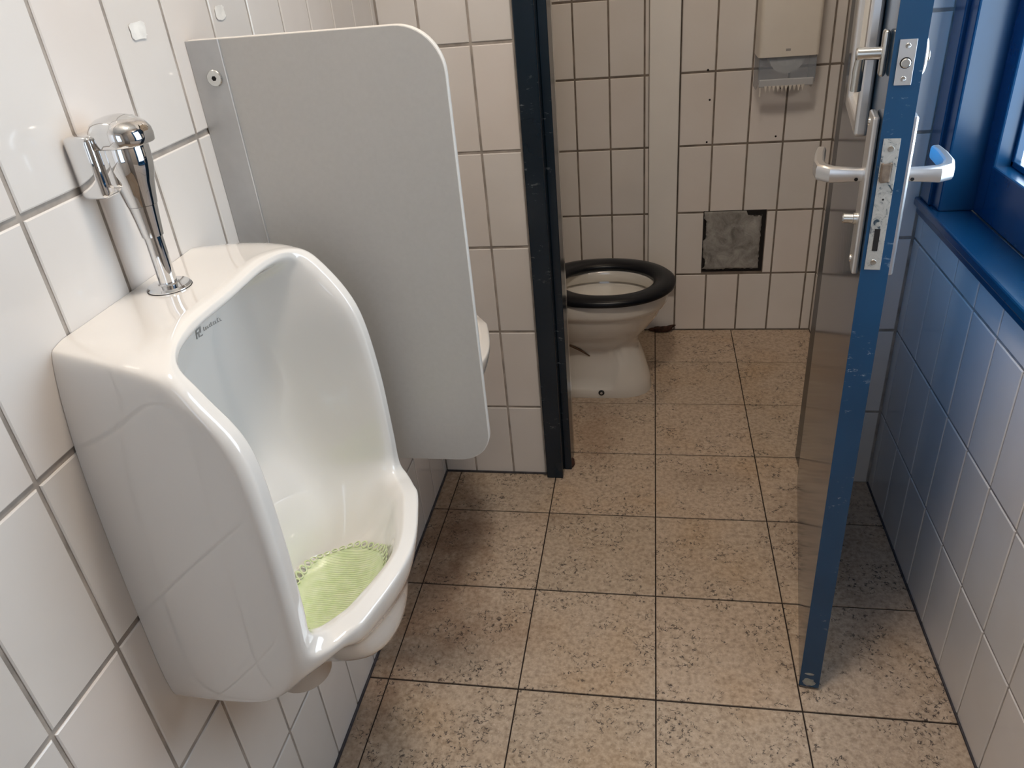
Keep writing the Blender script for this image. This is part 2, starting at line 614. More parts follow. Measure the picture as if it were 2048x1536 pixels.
bl = box('baseboard_left', (XL - 0.001, YR, -0.001), (XL + 0.0045, YM, 0.007), 'grime', None, 0.002)
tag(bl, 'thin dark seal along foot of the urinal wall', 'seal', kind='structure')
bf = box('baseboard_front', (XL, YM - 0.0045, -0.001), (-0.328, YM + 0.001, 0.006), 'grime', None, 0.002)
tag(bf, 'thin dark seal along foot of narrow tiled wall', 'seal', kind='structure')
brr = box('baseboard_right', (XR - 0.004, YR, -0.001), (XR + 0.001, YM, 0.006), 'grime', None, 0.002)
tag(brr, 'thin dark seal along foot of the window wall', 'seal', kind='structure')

# ------------------------------------------------------------------ cubicle front wall: left part, right stub, part above the door
JL, JR = -0.330, 0.470
DH = 2.10
wf = box('wall_front_left', (XL - 0.02, YM + G, -0.08), (JL, YMB, ZC), 'grout')
tag(wf, 'narrow white tiled wall between urinals and cubicle door', 'wall', kind='structure')
lay(wf, (0, YM, 0), (1, 0, 0), (0, 0, 1), [XL, -0.5507, -0.4322, JL - 0.001], ROWS, 0.0058, 0.0070)
ws = box('wall_front_right', (JR, YM + G, -0.08), (XR + 0.02, YMB, ZC), 'grout')
tag(ws, 'short tiled stub wall behind the open door', 'wall', kind='structure')
lay(ws, (0, YM, 0), (1, 0, 0), (0, 0, 1), [JR, XR - 0.002], ROWS, 0.0058, 0.0075)
wa = box('wall_above_door', (JL, YM, DH + 0.04), (JR, YMB, ZC), 'tiled_far')
tag(wa, 'tiled wall strip above the cubicle door', 'wall', kind='structure')

# ------------------------------------------------------------------ rear wall behind the photographer
wre = boxes('wall_rear', [((XL - 0.1, YR - 0.1, -0.08), (XR + 0.1, YR, 0.95)), ((XL - 0.1, YR - 0.1, 2.15), (XR + 0.1, YR, ZC)),
                          ((XL - 0.1, YR - 0.1, 0.95), (-0.52, YR, 2.15)), ((0.20, YR - 0.1, 0.95), (XR + 0.1, YR, 2.15))], 'tiled_far')
tag(wre, 'tiled wall behind the photographer', 'wall', kind='structure')
w2 = empty('window_2_fill', (-0.16, YR, 0.95))
tag(w2, 'unseen frosted window added behind the photographer for extra daylight', 'window', kind='structure')
boxes('frame', [((-0.36, -0.05, 0), (-0.31, 0.01, 1.2)), ((0.31, -0.05, 0), (0.36, 0.01, 1.2)),
                ((-0.31, -0.05, 0), (0.31, 0.01, 0.05)), ((-0.31, -0.05, 1.15), (0.31, 0.01, 1.2))], 'window_blue', w2)
box('pane', (-0.31, -0.03, 0.05), (0.31, -0.022, 1.15), 'rear_fill_glass', w2)

# ------------------------------------------------------------------ door frame (left post, right post, head)
t1 = empty('trim_1', (JL, YM, 0))
tag(t1, 'dark navy painted door frame of the toilet cubicle', 'door frame', kind='structure')
def W2(o, par):
    o.parent = par
    o.matrix_parent_inverse = Matrix.Translation(par.location).inverted()
    return o
pl = box('post', (JL + 0.004, -0.738, 0.0), (-0.2765, YMB - 0.012, DH), 'navy_frame', None, 0.003); W2(pl, t1)
W2(box('door_stop', (-0.2765, -0.692, 0.0), (-0.2545, YMB - 0.012, DH), 'navy_frame', None, 0.002), t1)
W2(box('seal_strip', (-0.2765, YMB - 0.0115, 0.0), (-0.2545, YMB + 0.012, DH), 'steel', None, 0.001), t1)
W2(box('post', (0.4195, -0.711, 0.0), (JR - 0.002, YMB + 0.012, DH), 'navy_frame', None, 0.003), t1)
W2(box('head', (JL + 0.004, -0.738, DH), (JR - 0.002, YMB, DH + 0.04), 'navy_frame', None, 0.003), t1)
# worn-away foot of the post
bm = bmesh.new()
add_lathe(bm, [(0.010, 0), (0.017, 0.004), (0.014, 0.016), (0.008, 0.026), (0.003, 0.032)], 9,
          Matrix.Translation((-0.262, -0.672, 0.0)))
for v in bm.verts:
    v.co += Vector((random.uniform(-.003, .003), random.uniform(-.004, .004), random.uniform(0, .004)))
W2(link('rotten_foot', from_bm(bm, 'rotten_foot'), 'rust'), t1)

# ------------------------------------------------------------------ pipe boxing on the back wall
pb = empty('pipe_boxing', (0.022, YB, 0.2))
tag(pb, 'tall white painted pipe boxing on the cubicle back wall', 'pipe boxing')
W2(box('cover', (-0.029, YB - 0.045, 0.20), (0.0725, YB + 0.001, ZC), 'white_paint', None, 0.004), pb)
W2(box('seam', (0.0725, YB - 0.004, 0.20), (0.0755, YB + 0.001, ZC), 'dark_gap'), pb)

# ------------------------------------------------------------------ cement patch in the back wall
cp = empty('cement_patch', (0.287, YB, 0.37))
tag(cp, 'rough grey cement patch filling a square hole in tiles', 'patch')
W2(box('recess', (HX0, YB + 0.0005, HZ0), (HX1, YB + 0.0022, HZ1), 'dark_gap'), cp)
bm = bmesh.new()
NX, NZ = 26, 28
gv = {}
X0, X1, Z0, Z1 = HX0 + 0.003, HX1 - 0.016, HZ0 + 0.013, HZ1 - 0.002
for i in range(NX + 1):
    for k in range(NZ + 1):
        fx, fz = i / NX, k / NZ
        x = X0 + (X1 - X0) * fx
        z = Z0 + (Z1 - Z0) * fz
        if i in (0, NX):
            x += random.uniform(-.002, .002)
        if k == 0:
            z += random.uniform(-.003, .002)
        if i == 0 and (0.03 < fz < 0.20 or 0.52 < fz < 0.86):
            x += 0.009
        if k == NZ and fx > 0.74:
            z -= 0.020
        if k == NZ - 1 and fx > 0.74:
            z -= 0.013
        y = YB - 0.0045 + 0.0020 * math.sin(x * 95 + z * 40) * math.sin(z * 70) + random.uniform(-.0006, .0006)
        gv[i, k] = bm.verts.new((x, y, z))
for i in range(NX):
    for k in range(NZ):
        bm.faces.new((gv[i, k], gv[i + 1, k], gv[i + 1, k + 1], gv[i, k + 1]))
r = bmesh.ops.extrude_face_region(bm, geom=list(bm.faces))
for v in r['geom']:
    if isinstance(v, bmesh.types.BMVert):
        v.co.y = YB + 0.0008
W2(link('cement', from_bm(bm, 'cement'), 'cement', None, True), cp)

# small drill holes in the back wall tiles
for (hx, hz) in ((0.168, 0.990), (0.178, 0.892), (0.174, 0.748), (0.413, 0.918), (0.409, 0.757)):
    o = lathe('drill_hole', [(0.0036, 0), (0.0036, 0.0006)], 'dark_gap', wb, 10,
              axis_mtx((hx, YB - 0.0003, hz), (0, -1, 0)))

# ------------------------------------------------------------------ window
w1 = empty('window_1', (XR, -1.41, WZ0))
tag(w1, 'blue painted window with frosted glass and deep sill', 'window', kind='structure')
def frame_ring(name, xa, xb, y0, y1, z0, z1, t_, mat, bev=0.002, bottom=True):
    L = [((xa, y1 - t_, z0), (xb, y1, z1)), ((xa, y0, z0), (xb, y0 + t_, z1)), ((xa, y0 + t_, z1 - t_), (xb, y1 - t_, z1))]
    if bottom:
        L.append(((xa, y0 + t_, z0), (xb, y1 - t_, z0 + t_)))
    return W2(boxes(name, L, mat, None, bev), w1)
# casing on the wall, in two steps
frame_ring('casing', XR - 0.014, XR + 0.03, WY0 - 0.06, -0.748, 0.846, WZ1 + 0.06, 0.060, 'window_blue', 0.003, False)
frame_ring('casing_bead', XR - 0.006, XR + 0.072, WY0 - 0.0, -0.8085, 0.846, WZ1, 0.045, 'window_blue', 0.004, False)
# fixed frame set back in the opening
FX = 0.662
frame_ring('fixed_frame', FX, FX + 0.085, WY0 + 0.04, -0.853, 0.846, WZ1 - 0.03, 0.056, 'window_blue', 0.004, False)
W2(box('bottom_rail', (FX, WY0 + 0.08, 0.846), (FX + 0.085, -0.90, 0.956), 'window_blue', None, 0.004), w1)
bead = []
ga, gb, gc, gd = WY0 + 0.096, -0.909, 0.956, WZ1 - 0.086
bead += [((FX + 0.03, gb - 0.012, gc), (FX + 0.045, gb, gd)), ((FX + 0.03, ga, gc), (FX + 0.045, ga + 0.012, gd)),
         ((FX + 0.03, ga, gc), (FX + 0.045, gb, gc + 0.012)), ((FX + 0.03, ga, gd - 0.012), (FX + 0.045, gb, gd))]
W2(boxes('glazing_bead', bead, 'window_blue', None, 0.002), w1)
W2(box('pane', (FX + 0.046, ga, gc), (FX + 0.052, gb, gd), 'daylit_frosted_glass'), w1)
# sill with a nosing
W2(box('sill', (XR - 0.022, WY0 - 0.06, 0.826), (FX + 0.002, -0.737, 0.846), 'window_blue', None, 0.004), w1)
W2(box('sill_apron', (XR - 0.014, WY0 - 0.06, 0.808), (XR + 0.03, -0.741, 0.826), 'window_blue', None, 0.002), w1)

# ------------------------------------------------------------------ cubicle door
HXY, FXY = Vector((0.405, -0.718, 0)), Vector((0.300, -1.440, 0))
ed = (FXY - HXY).normalized()
DW = (FXY - HXY).length
nd = Vector((-ed.y, ed.x, 0))                # to the right: thickness direction
d1 = empty('door_1')
mm = Matrix((ed, nd, Vector((0, 0, 1)))).transposed().to_4x4()
mm.translation = HXY
# s along the leaf, t through it, z up (handedness: ed x nd = up)
lean = Matrix.Rotation(math.radians(0.30), 4, 'X')
d1.matrix_world = mm @ lean
tag(d1, 'open navy blue cubicle door with lever handles and worn lock plate', 'door', kind='structure')
TH = 0.040
box('leaf', (0.0, 0.0008, 0.008), (DW - 0.0010, TH - 0.0010, 2.06), 'navy_door', d1, 0.0012)
box('outer_skin', (0.0, TH - 0.0010, 0.008), (DW - 0.0010, TH, 2.06), 'blue_door_face_lit', d1)
box('edge_band', (DW - 0.0010, 0.0008, 0.008), (DW, TH, 2.06), 'blue_edge', d1)
# worn bare wood at the foot of the edge
bm = bmesh.new()
for (cy, cz, ry, rz) in ((0.019, 0.022, 0.014, 0.012), (0.018, 0.047, 0.011, 0.0035)):
    vs = [bm.verts.new((DW + 0.0004, cy + ry * math.cos(a) * random.uniform(.7, 1.1), cz + rz * math.sin(a) * random.uniform(.7, 1.1)))
          for a in [2 * math.pi * k / 14 for k in range(14)]]
    f = bm.faces.new(vs)
    r = bmesh.ops.extrude_face_region(bm, geom=[f])
    for v in r['geom']:
        if isinstance(v, bmesh.types.BMVert):
            v.co.x = DW - 0.0004
link('bare_patch', from_bm(bm, 'bare_patch'), 'bare_wood', d1)
# mortice lock fore-end
lp = box('lock_plate', (DW - 0.001, 0.0055, 0.958), (DW + 0.0010, 0.0275, 1.152), 'worn_plate', d1, 0.0003)
lp['label'] = 'worn paint-smeared lock plate'
box('keyhole_slot', (DW + 0.0008, 0.012, 0.988), (DW + 0.0014, 0.0195, 1.022), 'dark_gap', lp)
bm = bmesh.new()
add_box(bm, (DW + 0.0006, 0.008, 1.092), (DW + 0.0046, 0.021, 1.118), 0.002)
for v in bm.verts:
    v.co += Vector((0, random.uniform(-.0012, .0012), random.uniform(-.002, .002)))
link('latch', from_bm(bm, 'latch'), 'latch_brown', lp)
for zz in (1.138, 0.970):
    lathe('screw', [(0.0045, 0), (0.0040, 0.0008), (0.001, 0.0006)], 'steel', lp, 14, axis_mtx((DW + 0.0009, 0.0165, zz), (1, 0, 0)))
lathe('screw_hole', [(0.0015, 0), (0.0015, 0.0006)], 'dark_gap', lp, 8, axis_mtx((DW + 0.0009, 0.0165, 1.066), (1, 0, 0)))
# bolt plate
bp = box('bolt_plate', (DW - 0.001, 0.0075, 1.222), (DW + 0.0012, 0.0285, 1.279), 'satin_aluminium', d1, 0.0003)
lathe('bolt_ring', [(0.0072, 0), (0.0072, 0.0004)], 'dark_gap', bp, 24, axis_mtx((DW + 0.0011, 0.0180, 1.250), (1, 0, 0)))
lathe('bolt', [(0.0060, 0), (0.0060, 0.0035), (0.005, 0.0042)], 'steel', bp, 24, axis_mtx((DW + 0.0011, 0.0180, 1.250), (1, 0, 0)))
for zz in (1.271, 1.230):
    lathe('screw', [(0.0036, 0), (0.0030, 0.0007), (0.001, 0.0004)], 'steel', bp, 14, axis_mtx((DW + 0.0011, 0.0180, zz), (1, 0, 0)))


def lever(side):
    """lever handle; side -1 = cubicle face (t<0), +1 = window face"""
    t0 = 0.0 if side < 0 else TH
    s0 = DW - 0.058
    def T(d):
        return t0 + side * d
    a, b_ = sorted((T(0.0), T(0.0095)))
    e = box('backplate', (s0 - 0.022, a, 0.940), (s0 + 0.036, b_, 1.176), 'satin_aluminium', d1, 0.003)
    bm = bmesh.new()
    secs = []
    # neck then lever: list of centre, half width(s dir or t dir), half height
    path = [((s0, T(0.008), 1.086), 0.0085, 0.0095), ((s0, T(0.030), 1.086), 0.0095, 0.0105), ((s0 - 0.001, T(0.052), 1.086), 0.0105, 0.0120),
            ((s0 - 0.014, T(0.066), 1.086), 0.0100, 0.0125), ((s0 - 0.035, T(0.070), 1.087), 0.0085, 0.0125),
            ((s0 - 0.080, T(0.068), 1.088), 0.0080, 0.0120), ((s0 - 0.118, T(0.064), 1.088), 0.0075, 0.0110)]
    n = len(path)
    for i, (c, hw, hh) in enumerate(path):
        c = Vector(c)
        d = (Vector(path[min(i + 1, n - 1)][0]) - Vector(path[max(i - 1, 0)][0])).normalized()
        x = d.cross(Vector((0, 0, 1))).normalized()
        ring = []
        for k in range(12):
            ang = 2 * math.pi * (k + 0.5) / 12
            cx, sx = math.cos(ang), math.sin(ang)
            q = 0.55
            px = math.copysign(abs(cx) ** q, cx) * hw
            pz = math.copysign(abs(sx) ** q, sx) * hh
            ring.append(bm.verts.new(c + x * px + Vector((0, 0, pz))))
        secs.append(ring)
    for A, B in zip(secs, secs[1:]):
        for k in range(12):
            bm.faces.new((A[k], A[(k + 1) % 12], B[(k + 1) % 12], B[k]))
    bm.faces.new(secs[0]); bm.faces.new(secs[-1])
    h = link('lever_handle', from_bm(bm, 'lever_handle'), 'satin_aluminium', d1)
    autosmooth(h, 28)
    lathe('grub_screw', [(0.0028, 0), (0.0028, 0.0005)], 'dark_gap', h, 10, axis_mtx((s0 + 0.0088, T(0.018), 1.081), (1, 0, -0.25)))
    for zz in (1.163, 0.953):
        lathe('screw', [(0.006, 0), (0.0055, 0.002), (0.002, 0.0026)], 'steel', e, 16, axis_mtx((s0, T(0.0095), zz), (0, side, 0)))
    return e


pl1 = lever(-1)
pl2 = lever(1)
lathe('turn_knob', [(0.009, 0), (0.009, 0.004), (0.0075, 0.005), (0.0075, 0.018), (0.006, 0.020)], 'steel', d1, 22,
      axis_mtx((DW - 0.058, -0.0095, 1.018), (0, -1, 0)))
# privacy bolt above: backplate, stem and thumb turn on the cubicle face, rose on the other
pr = box('bolt_rose', (DW - 0.064, -0.0085, 1.226), (DW - 0.040, 0.0, 1.286), 'steel', d1, 0.004, 3, True)
autosmooth(pr, 50)
lathe('turn_stem', [(0.0085, 0.008), (0.0085, 0.038), (0.007, 0.040)], 'steel', pr, 24, axis_mtx((DW - 0.052, 0.0, 1.256), (0, -1, 0)))
tube('thumb_turn', [(DW - 0.052, -0.033, 1.256), (DW - 0.056, -0.034, 1.236), (DW - 0.060, -0.034, 1.206)], [0.006, 0.0075, 0.0075], 'steel', pr)
ro = lathe('outer_rose', [(0.026, 0), (0.026, 0.005), (0.022, 0.008)], 'satin_aluminium', d1, 32, axis_mtx((DW - 0.050, TH, 1.250), (0, 1, 0)))
lathe('coin_slot', [(0.008, 0.008), (0.008, 0.012), (0.006, 0.013)], 'steel', ro, 18, axis_mtx((DW - 0.050, TH, 1.250), (0, 1, 0)))
# notice frame fixed to the cubicle face of the door
nf = empty('notice_frame')
nf.matrix_world = d1.matrix_world
tag(nf, 'silver notice frame with white sheet hung on the door', 'notice frame')
fa, fb, fz0, fz1 = 0.335, 0.575, 1.118, 1.46
box('sheet', (fa + 0.01, -0.010, fz0 + 0.01), (fb - 0.01, -0.0005, fz1 - 0.01), 'paper', nf)
for lo, hi in (((fa, -0.020, fz0), (fa + 0.022, -0.0005, fz1)), ((fb - 0.022, -0.020, fz0), (fb, -0.0005, fz1)),
               ((fa + 0.022, -0.020, fz0), (fb - 0.022, -0.0005, fz0 + 0.022)), ((fa + 0.022, -0.020, fz1 - 0.022), (fb - 0.022, -0.0005, fz1))):
    box('rail', lo, hi, 'satin_aluminium', nf, 0.005, 3)

# ------------------------------------------------------------------ urinal
def catmull(P, n):
    out = []
    m_ = len(P)
    for i in range(m_ - 1):
        p0, p1, p2, p3 = P[max(i - 1, 0)], P[i], P[i + 1], P[min(i + 2, m_ - 1)]
        if i == 0:
            p0 = Vector((-P[1].x, P[1].y, P[1].z))
        if i == m_ - 2:
            p3 = Vector((-P[m_ - 2].x, P[m_ - 2].y, P[m_ - 2].z))
        for k in range(n):
            s = k / n
            out.append(0.5 * ((2 * p1) + (-p0 + p2) * s + (2 * p0 - 5 * p1 + 4 * p2 - p3) * s * s + (-p0 + 3 * p1 - 3 * p2 + p3) * s ** 3))
    out.append(P[-1].copy())
    return out


RINGS = [
    # wall contact
    [(0, 1.100, 0), (.10, 1.100, 0), (.146, 1.099, 0), (.163, 1.082, 0), (.181, .99, 0), (.191, .88, 0), (.198, .75, 0), (.201, .62, 0), (.188, .579, 0), (.10, .577, 0), (0, .577, 0)],
    [(0, 1.101, .05), (.10, 1.101, .05), (.160, 1.099, .05), (.178, 1.081, .05), (.188, .99, .06), (.196, .88, .07), (.202, .75, .07), (.204, .622, .07), (.190, .577, .07), (.11, .568, .09), (0, .558, .09)],
    [(0, 1.101, .095), (.10, 1.101, .095), (.170, 1.095, .098), (.189, 1.075, .105), (.195, .988, .150), (.203, .88, .165), (.208, .75, .165), (.209, .622, .140), (.193, .590, .135), (.082, .532, .180), (0, .498, .195)],
    [(0, 1.101, .108), (.10, 1.101, .108), (.174, 1.089, .125), (.192, 1.062, .148), (.197, .987, .183), (.205, .88, .196), (.210, .76, .197), (.211, .648, .180), (.194, .622, .176), (.088, .556, .243), (0, .522, .262)],
    # groove between belly and lip
    [(0, 1.101, .111), (.10, 1.101, .111), (.173, 1.087, .132), (.191, 1.058, .157), (.197, .987, .191), (.205, .88, .203), (.210, .76, .204), (.211, .662, .194), (.193, .640, .195), (.098, .618, .244), (0, .612, .266)],
    # under the lip
    [(0, 1.101, .114), (.10, 1.101, .114), (.172, 1.086, .138), (.190, 1.055, .165), (.196, .987, .198), (.204, .88, .210), (.209, .76, .211), (.210, .675, .206), (.192, .658, .218), (.124, .642, .260), (0, .634, .284)],
    # outer crest
    [(0, 1.100, .120), (.10, 1.100, .120), (.168, 1.085, .143), (.184, 1.053, .170), (.188, .987, .206), (.196, .88, .217), (.201, .76, .218), (.202, .695, .219), (.185, .684, .237), (.122, .686, .273), (0, .686, .296)],
    # inner crest
    [(0, 1.096, .128), (.10, 1.096, .128), (.156, 1.084, .142), (.168, 1.052, .170), (.168, .987, .206), (.174, .88, .217), (.179, .76, .218), (.179, .712, .216), (.160, .695, .223), (.105, .694, .252), (0, .693, .274)],
    [(0, 1.085, .131), (.095, 1.085, .131), (.147, 1.075, .138), (.158, 1.046, .160), (.160, .985, .194), (.166, .88, .205), (.171, .76, .206), (.168, .712, .200), (.146, .686, .204), (.092, .682, .236), (0, .680, .260)],
    # interior
    [(0, 1.066, .085), (.085, 1.066, .085), (.132, 1.056, .09), (.146, 1.034, .11), (.152, .98, .135), (.160, .88, .145), (.164, .76, .148), (.158, .690, .150), (.125, .630, .178), (.080, .612, .215), (0, .608, .236)],
    [(0, 1.053, .048), (.080, 1.053, .048), (.118, 1.044, .050), (.130, 1.015, .060), (.136, .96, .070), (.142, .87, .076), (.144, .77, .084), (.138, .685, .105), (.104, .606, .138), (.066, .593, .175), (0, .590, .190)],
    [(0, 1.03, .030), (.060, 1.03, .030), (.085, 1.015, .031), (.095, .98, .033), (.100, .93, .036), (.103, .86, .040), (.104, .78, .050), (.100, .700, .082), (.076, .604, .100), (.044, .590, .125), (0, .588, .135)],
    [(0, .97, .022), (.025, .97, .022), (.038, .96, .0225), (.045, .94, .023), (.050, .90, .024), (.052, .85, .027), (.052, .785, .038), (.050, .715, .068), (.038, .625, .078), (.022, .594, .086), (0, .591, .090)],
]


# one more station between the skirt corner and the lip: the underside is hollow there
HOLLOW = {0: (.14, .577, 0), 1: (.15, .592, .07), 2: (.140, .622, .125), 3: (.146, .640, .180), 4: (.152, .650, .212), 5: (.161, .656, .243),
          6: (.157, .6855, .255), 7: (.137, .6945, .237), 8: (.122, .684, .223)}
for i_, R in enumerate(RINGS):
    a_, b_ = R[8], R[9]
    R.insert(9, HOLLOW.get(i_, tuple(0.5 * (p_ + q_) for p_, q_ in zip(a_, b_))))


def mixring(A, B, f):
    return [tuple(p_ + (q_ - p_) * f for p_, q_ in zip(u_, v_)) for u_, v_ in zip(A, B)]


# support rings keep the rim face flat and its inner edge crisp
RINGS.insert(8, mixring(RINGS[7], RINGS[8], 0.40))
RINGS.insert(7, mixring(RINGS[6], RINGS[7], 0.80))
RINGS.insert(7, mixring(RINGS[6], RINGS[7], 0.35))


def urinal_mesh():
    bm = bmesh.new()
    rows = []
    for R in RINGS:
        half = catmull([Vector(q) for q in R], 5)
        full = half + [Vector((-q.x, q.y, q.z)) for q in reversed(half[1:-1])]
        # local: x = distance from the wall, y = sideways, z = height above floor
        rows.append([bm.verts.new((q.z, q.x, q.y)) for q in full])
    N = len(rows[0])
    for a, b_ in zip(rows, rows[1:]):
        for k in range(N):
            bm.faces.new((a[k], a[(k + 1) % N], b_[(k + 1) % N], b_[k]))
    last = rows[-1]
    h = N // 2
    for k in range(h):
        a, b_, c, d = last[k], last[k + 1], last[(N - k - 1) % N], last[(N - k) % N]
        vs = []
        for v in (a, b_, c, d):
            if v not in vs:
                vs.append(v)
        bm.faces.new(vs)
    me = from_bm(bm, 'urinal_body')
    for f in me.polygons:
        f.use_smooth = True
    me.materials.append(MAT['ceramic'])
    return me


UC = -1.806
um = urinal_mesh()


def urinal(y, label):
    r = empty('urinal', (XL + 0.0005, y, 0))
    tag(r, label, 'urinal', 'white ceramic wall urinals')
    body = link('body', um, None, r)
    md = body.modifiers.new('subdivision', 'SUBSURF')
    md.levels = 2
    md.render_levels = 2
    lathe('outlet', [(0.036, 0.0), (0.041, 0.005), (0.042, 0.045), (0.05, 0.075)], 'outlet_grey', r, 32,
          Matrix.Translation((0.125, -0.088, 0.515)))
    lathe('drain_plug', [(0.012, 0), (0.013, 0.002), (0.013, 0.04)], 'outlet_grey', r, 20, Matrix.Translation((0.09, -0.145, 0.567)))
    return r


ur1 = urinal(UC, 'white ceramic wall urinal in the foreground holding a green screen')
ur2 = urinal(-1.200, 'white ceramic urinal mostly hidden behind the grey privacy screen')
# maker's mark: a small printed emblem and a line of tiny letters on the inner back
mk = empty('mark_tmp')
bpy.data.objects.remove(mk)
bm = bmesh.new()
def flat(bm, y0, z0, y1, z1):
    vs = [bm.verts.new((0, y, z)) for (y, z) in ((y0, z0), (y1, z0), (y1, z1), (y0, z1))]
    bm.faces.new(vs)
for q in ((-.012, -.006, -.010, .006), (-.012, .004, -.002, .006), (-.004, -.002, -.002, .006), (-.010, -.001, -.004, .001),
          (-.0075, -.006, -.0055, -.001), (-.0045, -.0065, .000, -.005)):
    flat(bm, *q)
for k in range(9):
    y = 0.003 + k * 0.0032
    hgt = 0.0052 if k in (0, 4, 7) else 0.0036
    flat(bm, y, -0.003, y + 0.0008, -0.003 + hgt)
    flat(bm, y, -0.003, y + 0.0022, -0.0022)
    if k % 2:
        flat(bm, y, -0.003 + hgt - 0.0008, y + 0.0022, -0.003 + hgt)
me = from_bm(bm, 'maker_mark')
MARK = link('maker_mark', me, 'grey_print', ur1)

# ------------------------------------------------------------------ urinal screen (green deodorising mat)
usr = empty('urinal_screen', (XL + 0.166, UC - 0.002, 0.5945))
tag(usr, 'pale green plastic deodoriser mat lying in the urinal basin', 'urinal screen')
def shape(ang):
    return 0.079 * (1 - 0.10 * math.cos(2 * ang))
bm = bmesh.new()
NR, NA = 12, 72
c0 = bm.verts.new((0, 0, 0.003))
prev = None
for i in range(1, NR + 1):
    ring = []
    for k in range(NA):
        a = 2 * math.pi * k / NA
        r_ = shape(a) * i / NR
        ring.append(bm.verts.new((r_ * math.cos(a), r_ * math.sin(a), 0.003 + 0.008 * (i / NR) ** 3)))
    for k in range(NA):
        if prev is None:
            bm.faces.new((c0, ring[k], ring[(k + 1) % NA]))
        else:
            bm.faces.new((prev[k], ring[k], ring[(k + 1) % NA], prev[(k + 1) % NA]))
    prev = ring
link('mat', from_bm(bm, 'mat'), 'green_gel', usr, True)
bm = bmesh.new()
for k in range(44):
    a = 2 * math.pi * k / 44
    cx, cy = (shape(a) + 0.003) * math.cos(a), (shape(a) + 0.003) * math.sin(a)
    mtx = Matrix.Translation((cx, cy, 0.0135))
    prof = []
    for j in range(6):
        b_ = 2 * math.pi * j / 6
        prof.append((0.0046 + 0.0012 * math.cos(b_), 0.0012 * math.sin(b_)))
    prof.append(prof[0])
    add_lathe(bm, prof, 12, mtx, False)
ob = link('edge_loops', from_bm(bm, 'edge_loops'), 'green_gel', usr, True)
ob['kind'] = 'stuff'
bm = bmesh.new()
for k in range(-20, 21):
    y = k * 0.0042
    hw = math.sqrt(max(0.0, 0.073 ** 2 - (y * 0.86) ** 2))
    if hw < 0.01:
        continue
    n = 10
    prevv = None
    for j in range(n + 1):
        x = -hw + 2 * hw * j / n
        rr = math.hypot(x, y) / 0.088
        z = 0.0035 + 0.008 * rr ** 3
        cur = (bm.verts.new((x, y - 0.0009, z)), bm.verts.new((x, y, z + 0.0016)), bm.verts.new((x, y + 0.0009, z)))
        if prevv:
            bm.faces.new((prevv[0], cur[0], cur[1], prevv[1]))
            bm.faces.new((prevv[1], cur[1], cur[2], prevv[2]))
        prevv = cur
ob = link('ribs', from_bm(bm, 'ribs'), 'green_gel', usr, True)
ob['kind'] = 'stuff'
for (x, y) in ((0.045, -0.012), (0.047, -0.016), (0.050, 0.010)):
    lathe('dirt_speck', [(0.0016, 0), (0.0012, 0.0012)], 'black_rubber', usr, 8, Matrix.Translation((x, y, 0.0062)))

# ------------------------------------------------------------------ flush valve
AX, AY = -0.600, -1.804
fv = empty('flush_valve', (AX, AY, 1.10))
tag(fv, 'chrome push flush valve with square wall plate above the urinal', 'flush valve')
lathe('flange', [(0.0262, 0.001), (0.0262, 0.003), (0.024, 0.0055), (0.013, 0.0070), (0.0118, 0.0085)], 'chrome', fv, 56)
lathe('gasket', [(0.0268, 0.0002), (0.0268, 0.0016)], 'black_rubber', fv, 56)
lathe('flush_tube', [(0.0106, 0.007), (0.0106, 0.068)], 'chrome', fv, 48)
lathe('lower_sleeve', [(0.0108, 0.0672), (0.0124, 0.0675), (0.0126, 0.070), (0.0142, 0.087), (0.0162, 0.1045), (0.0158, 0.1050)], 'chrome', fv, 56)
lathe('valve_body', [(0.0160, 0.1052), (0.0170, 0.1056), (0.0185, 0.116), (0.0215, 0.132), (0.0250, 0.144), (0.0262, 0.154), (0.0266, 0.172), (0.024, 0.176)], 'chrome', fv, 56)
# push cap: rounded hood leaning slightly outwards
bm = bmesh.new()
prof = [(0.0285, 0.0), (0.0300, 0.0015), (0.0305, 0.010), (0.0295, 0.018), (0.0260, 0.0245), (0.0195, 0.029), (0.0105, 0.0315), (0.0015, 0.0322)]
add_lathe(bm, prof, 56)
for v in bm.verts:
    v.co.x *= 1.06
    # squarer plan
    a = math.atan2(v.co.y, v.co.x)
    k = 1 + 0.07 * abs(math.sin(2 * a))
    v.co.x *= k
    v.co.y *= k
    v.co.z -= 0.20 * max(0, v.co.x) * (v.co.z / 0.032)
cap = link('push_cap', from_bm(bm, 'push_cap'), 'chrome', fv, True, (0.002, 0, 0.1735))
autosmooth(cap, 50)
lathe('cap_pin', [(0.0021, 0), (0.0021, 0.0008)], 'dark_gap', cap, 10, axis_mtx((-0.021, -0.0255, 0.010), (-0.25, -1, 0)))
wpb = box('wall_plate', (XL - AX, -0.036, 0.121), (XL - AX + 0.034, 0.032, 0.190), 'chrome', fv, 0.007, 4, True)
autosmooth(wpb, 60)
box('inlet', (XL - AX + 0.02, -0.026, 0.130), (0.0, 0.022, 0.178), 'chrome', fv, 0.006, 3, True)

